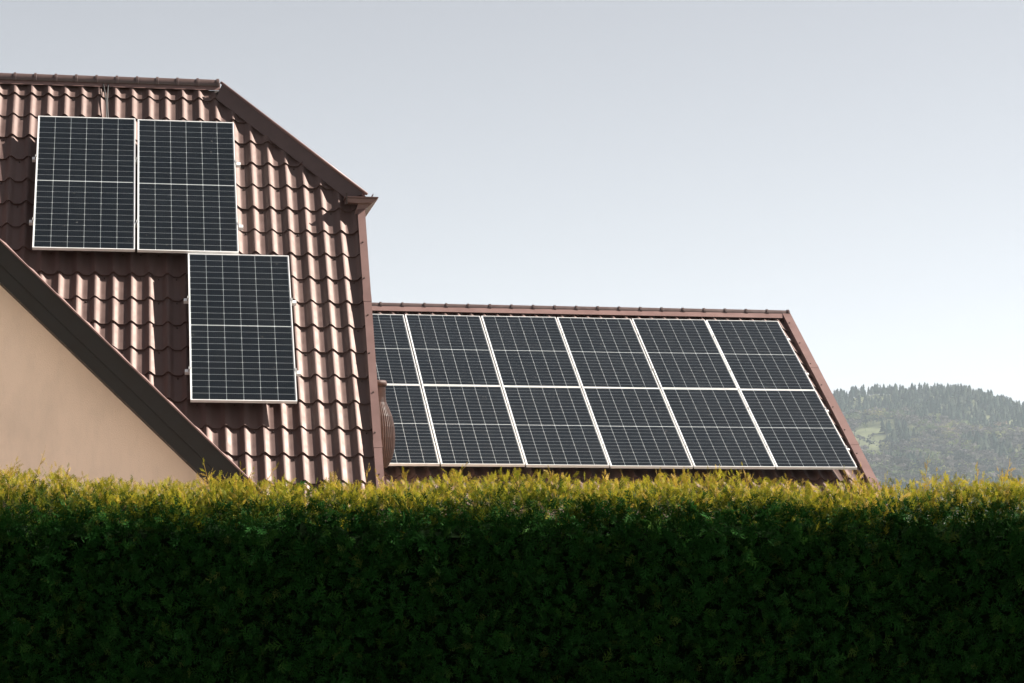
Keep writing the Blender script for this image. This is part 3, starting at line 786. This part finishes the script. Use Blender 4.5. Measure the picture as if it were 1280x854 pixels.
# back face and ends, loosely
for k in range(4):
    m = 450
    x = rng.uniform(HX0, HX1, m); z = rng.uniform(.05, 1.95, m); y = np.full(m, HY1 - 0.05) + rng.normal(0, .03, m)
    parts.append(scatter(TPL[k], np.stack([x, y, z], 1) - HB_, np.stack([rng.normal(0, .5, m), rng.uniform(.3, 1, m), rng.normal(.1, .5, m)], 1), rng.uniform(.12, .22, m), rng.beta(1.6, 4, m)))
V, T, A = merge(parts)
o = tri_mesh('foliage', V, T, M_fol, hedge, {'age': A}); o['kind'] = 'stuff'
# fringe of young shoots; yellow-over-green colour also paints in the sunlit top band
parts = []
for (n, yl, lo, hi_, s0, s1, age_lit) in ((8500, HY0 + .015, -0.115, 0.0, 0.028, 0.055, 0.15), (11500, HY0 + .01, -0.035, 0.045, 0.018, 0.040, 0.55)):
    for k in range(4):
        m = n // 4
        x = rng.uniform(HX0, HX1, m); y = yl + (HY1 - 0.05 - yl) * rng.random(m) ** 1.5
        cl = 0.5 + 0.5 * np.sin(x * 9 + 2 * np.sin(x * 4 + 1)) * np.sin(y * 13 + x * 5)
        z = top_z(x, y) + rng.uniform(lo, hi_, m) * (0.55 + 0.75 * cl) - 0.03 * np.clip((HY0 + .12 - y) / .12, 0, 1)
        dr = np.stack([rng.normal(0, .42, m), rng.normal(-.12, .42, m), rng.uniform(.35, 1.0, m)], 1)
        age = np.clip(rng.normal(age_lit, .17, m) + 0.12 * (cl - .5), 0, 1)
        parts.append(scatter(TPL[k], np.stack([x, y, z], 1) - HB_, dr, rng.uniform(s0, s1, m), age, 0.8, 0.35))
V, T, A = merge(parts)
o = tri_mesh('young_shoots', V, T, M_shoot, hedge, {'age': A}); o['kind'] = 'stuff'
# stray long shoots standing above the fringe
parts = []
for i in range(90):
    x = rng.uniform(HX0, HX1); y = rng.uniform(HY0 + .03, HY1 - .3); z = float(top_z(x, y)) - 0.01
    Ls = rng.uniform(.06, .10) if i % 3 else rng.uniform(.10, .15)
    d = np.array([rng.normal(0, .28), rng.normal(0, .2), 1.0]); d /= np.linalg.norm(d)
    n = 7; ts = np.linspace(.15, 1, n) * Ls
    P = np.array([x, y, z]) + ts[:, None] * d + rng.normal(0, .003, (n, 3))
    dr = d + rng.normal(0, .55, (n, 3)); dr[-1] = d
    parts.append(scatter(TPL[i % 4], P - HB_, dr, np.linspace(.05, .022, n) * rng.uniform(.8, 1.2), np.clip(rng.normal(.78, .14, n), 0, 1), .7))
    side = np.cross(d, [0, 1, 0]); side /= np.linalg.norm(side); b = np.array([x, y, z]) - HB_ - d * .05; e_ = np.array([x, y, z]) - HB_ + d * Ls
    st = np.array([b - side * .0016, b + side * .0016, e_ + side * .0008, e_ - side * .0008, b - [0, .0018, 0], b + [0, .0018, 0], e_])
    parts.append((st, np.array([(0, 1, 2), (0, 2, 3), (4, 5, 6)]), np.full(7, .9)))
V, T, A = merge(parts)
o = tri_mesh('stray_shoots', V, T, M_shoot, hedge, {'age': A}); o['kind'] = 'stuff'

# =================================================================== FAR FOREST on the hill
def conifer(seed):
    r = np.random.default_rng(seed); V = []; T = []; A = []
    tiers = 6; K = 7
    for i in range(tiers):
        z0 = 0.08 + 0.80 * i / tiers; z1 = z0 + 0.30 - 0.02 * i; rad = 0.19 * (1 - 0.80 * i / tiers)
        b = len(V); V.append((r.normal(0, .01), r.normal(0, .01), min(z1, 1.0)))
        A.append(.6)
        off = r.uniform(0, 6)
        for j in range(K):
            a = off + 2 * math.pi * j / K; q_ = rad * r.uniform(.6, 1.2); V.append((q_ * math.cos(a), q_ * math.sin(a), z0 + r.uniform(-.04, .04))); A.append(.3)
        for j in range(K): T.append((b, b + 1 + j, b + 1 + (j + 1) % K))
    return np.array(V), np.array(T), np.array(A)
def broadleaf(seed, n=70, flat=1.0):
    r = np.random.default_rng(seed); V = []; T = []; A = []
    K = 5
    for i in range(3):                                               # trunk and two limbs
        e = np.array([r.normal(0, .12), r.normal(0, .12), .55]) if i else np.array([0, 0, .7]); b = len(V)
        V += [(-.02, 0, 0), (.02, 0, 0), tuple(e), (0, .02, 0)]; A += [.1] * 4; T += [(b, b + 1, b + 2), (b + 1, b + 3, b + 2)]
    cl = [(r.normal(0, .16), r.normal(0, .16), r.uniform(.42, .82), r.uniform(.10, .2)) for _ in range(9)]
    for i in range(n):
        c = cl[i % 9]; d = r.normal(size=3); d /= np.linalg.norm(d); p = np.array(c[:3]) + d * c[3] * r.uniform(.5, 1.05); p[2] *= flat
        s = r.uniform(.06, .12); a1 = r.normal(size=3); a1 /= np.linalg.norm(a1); a2 = np.cross(a1, d); b = len(V)
        V += [tuple(p - a1 * s), tuple(p + a1 * s), tuple(p + a2 * s * 1.2)]; A += [.5] * 3; T.append((b, b + 1, b + 2))
    return np.array(V), np.array(T), np.array(A)
def plant(tpls, x, y, hgt, tone, width=None):
    out = []; N = len(x); z = hill_z(x, y); sel = rng.integers(0, len(tpls), N)
    for k, (Vt, Tt, At) in enumerate(tpls):
        i = np.where(sel == k)[0]
        if not len(i): continue
        a = rng.uniform(0, 6.28, len(i)); c, s = np.cos(a), np.sin(a); w = hgt[i] * (rng.uniform(.85, 1.25, len(i)) if width is None else width[i])
        P = np.empty((len(i), len(Vt), 3))
        P[..., 0] = (Vt[:, 0] * c[:, None] - Vt[:, 1] * s[:, None]) * w[:, None] + x[i][:, None]
        P[..., 1] = (Vt[:, 0] * s[:, None] + Vt[:, 1] * c[:, None]) * w[:, None] + y[i][:, None]
        P[..., 2] = Vt[:, 2] * hgt[i][:, None] + z[i][:, None] - 0.5
        out.append((P.reshape(-1, 3), (Tt[None] + (np.arange(len(i)) * len(Vt))[:, None, None]).reshape(-1, 3), np.repeat(tone[i], len(Vt))))
    return merge(out)
NF = 9000
y = rng.uniform(2650, 4080, NF); b_ = rng.uniform(0.085, 0.235, NF); x = b_ * y
elev = (hill_z(x, y) - CAMZ) / y                                      # how high up the slope stands in view
band = np.sin(x / 55 + y / 130) * .5 + np.sin(x / 23 - y / 60) * .3 + rng.normal(0, .35, NF)
meadow = (((b_ - 0.134) / 0.022) ** 2 + ((y - 3480) / 190) ** 2 < 0.75 + 0.55 * band)
meadow |= (((b_ - 0.150) / 0.012) ** 2 + ((y - 3300) / 60) ** 2 < 0.8 + 0.5 * band)
meadow |= (((b_ - 0.178) / 0.010) ** 2 + ((y - 3120) / 45) ** 2 < 0.8 + 0.5 * band)
meadow |= (((b_ - 0.192) / 0.016) ** 2 + ((y - 2890) / 60) ** 2 < 1.0)
keep = ~meadow | (rng.random(NF) < .07)
con = keep & ((y > 3640 - 90 * band) | ((np.sin(x / 27 + y / 210) * np.sin(y / 90 - x / 60) > .38) & (y > 2700)))
clump = np.sin(x / 31 + 1.3) * np.sin(y / 83 + x / 140) + 0.5 * np.sin(x / 13 + y / 37)
bro = keep & ~con & (rng.random(NF) < .78)
M_con = leaf_material('far_conifer_needles', [(0, (0.009, 0.020, 0.017)), (.5, (0.026, 0.044, 0.036)), (1, (0.075, 0.088, 0.062))], 0.1, spec=0.0)
M_bro = leaf_material('far_broadleaf_crowns', [(0, (0.028, 0.034, 0.034)), (.3, (0.080, 0.070, 0.070)), (.5, (0.135, 0.118, 0.112)), (.68, (0.080, 0.105, 0.055)), (.88, (0.17, 0.19, 0.07)), (1, (0.20, 0.15, 0.11))], 0.2, spec=0.0)
ctp = [conifer(s) for s in range(5)]; btp = [broadleaf(s) for s in range(6)]
i = np.where(con)[0]; i = i[rng.random(len(i)) < .85]
V, T, A = plant(ctp, x[i], y[i], rng.uniform(11, 21, len(i)), rng.random(len(i)) ** 1.3, rng.uniform(1.2, 1.9, len(i)))
o = tri_mesh('conifer_forest', V, T, M_con, None, {'age': A}); tag(o, 'dark conifer forest along the crest of the far hill', 'forest', kind='stuff')
i = np.where(bro)[0]
tn = np.clip(rng.normal(.36, .22, len(i)) + .22 * clump[i], 0, 1); sp_ = rng.random(len(i)) < .12; tn[sp_] = rng.uniform(.78, .95, sp_.sum())
V, T, A = plant(btp, x[i], y[i], rng.uniform(11, 24, len(i)), tn, rng.uniform(1.0, 1.7, len(i)))
o = tri_mesh('broadleaf_forest', V, T, M_bro, None, {'age': A}); tag(o, 'bare and budding broadleaf woodland on the lower hillside', 'forest', kind='stuff')

# =================================================================== HAZE
m, nt, out = new_mat('valley_haze')
pv = nt.nodes.new('ShaderNodeVolumePrincipled'); pv.inputs['Color'].default_value = (0.74, 0.85, 0.96, 1); pv.inputs['Density'].default_value = 0.000062
pv.inputs['Anisotropy'].default_value = 0.2
nt.links.new(pv.outputs[0], out.inputs['Volume'])
v, f = box_vf(-4700, 4700, -1200, 6700, -3.5, 460)
hz = mesh_obj('haze', v, f, m); tag(hz, 'thin pale haze lying over the valley and hill', 'haze', kind='stuff')
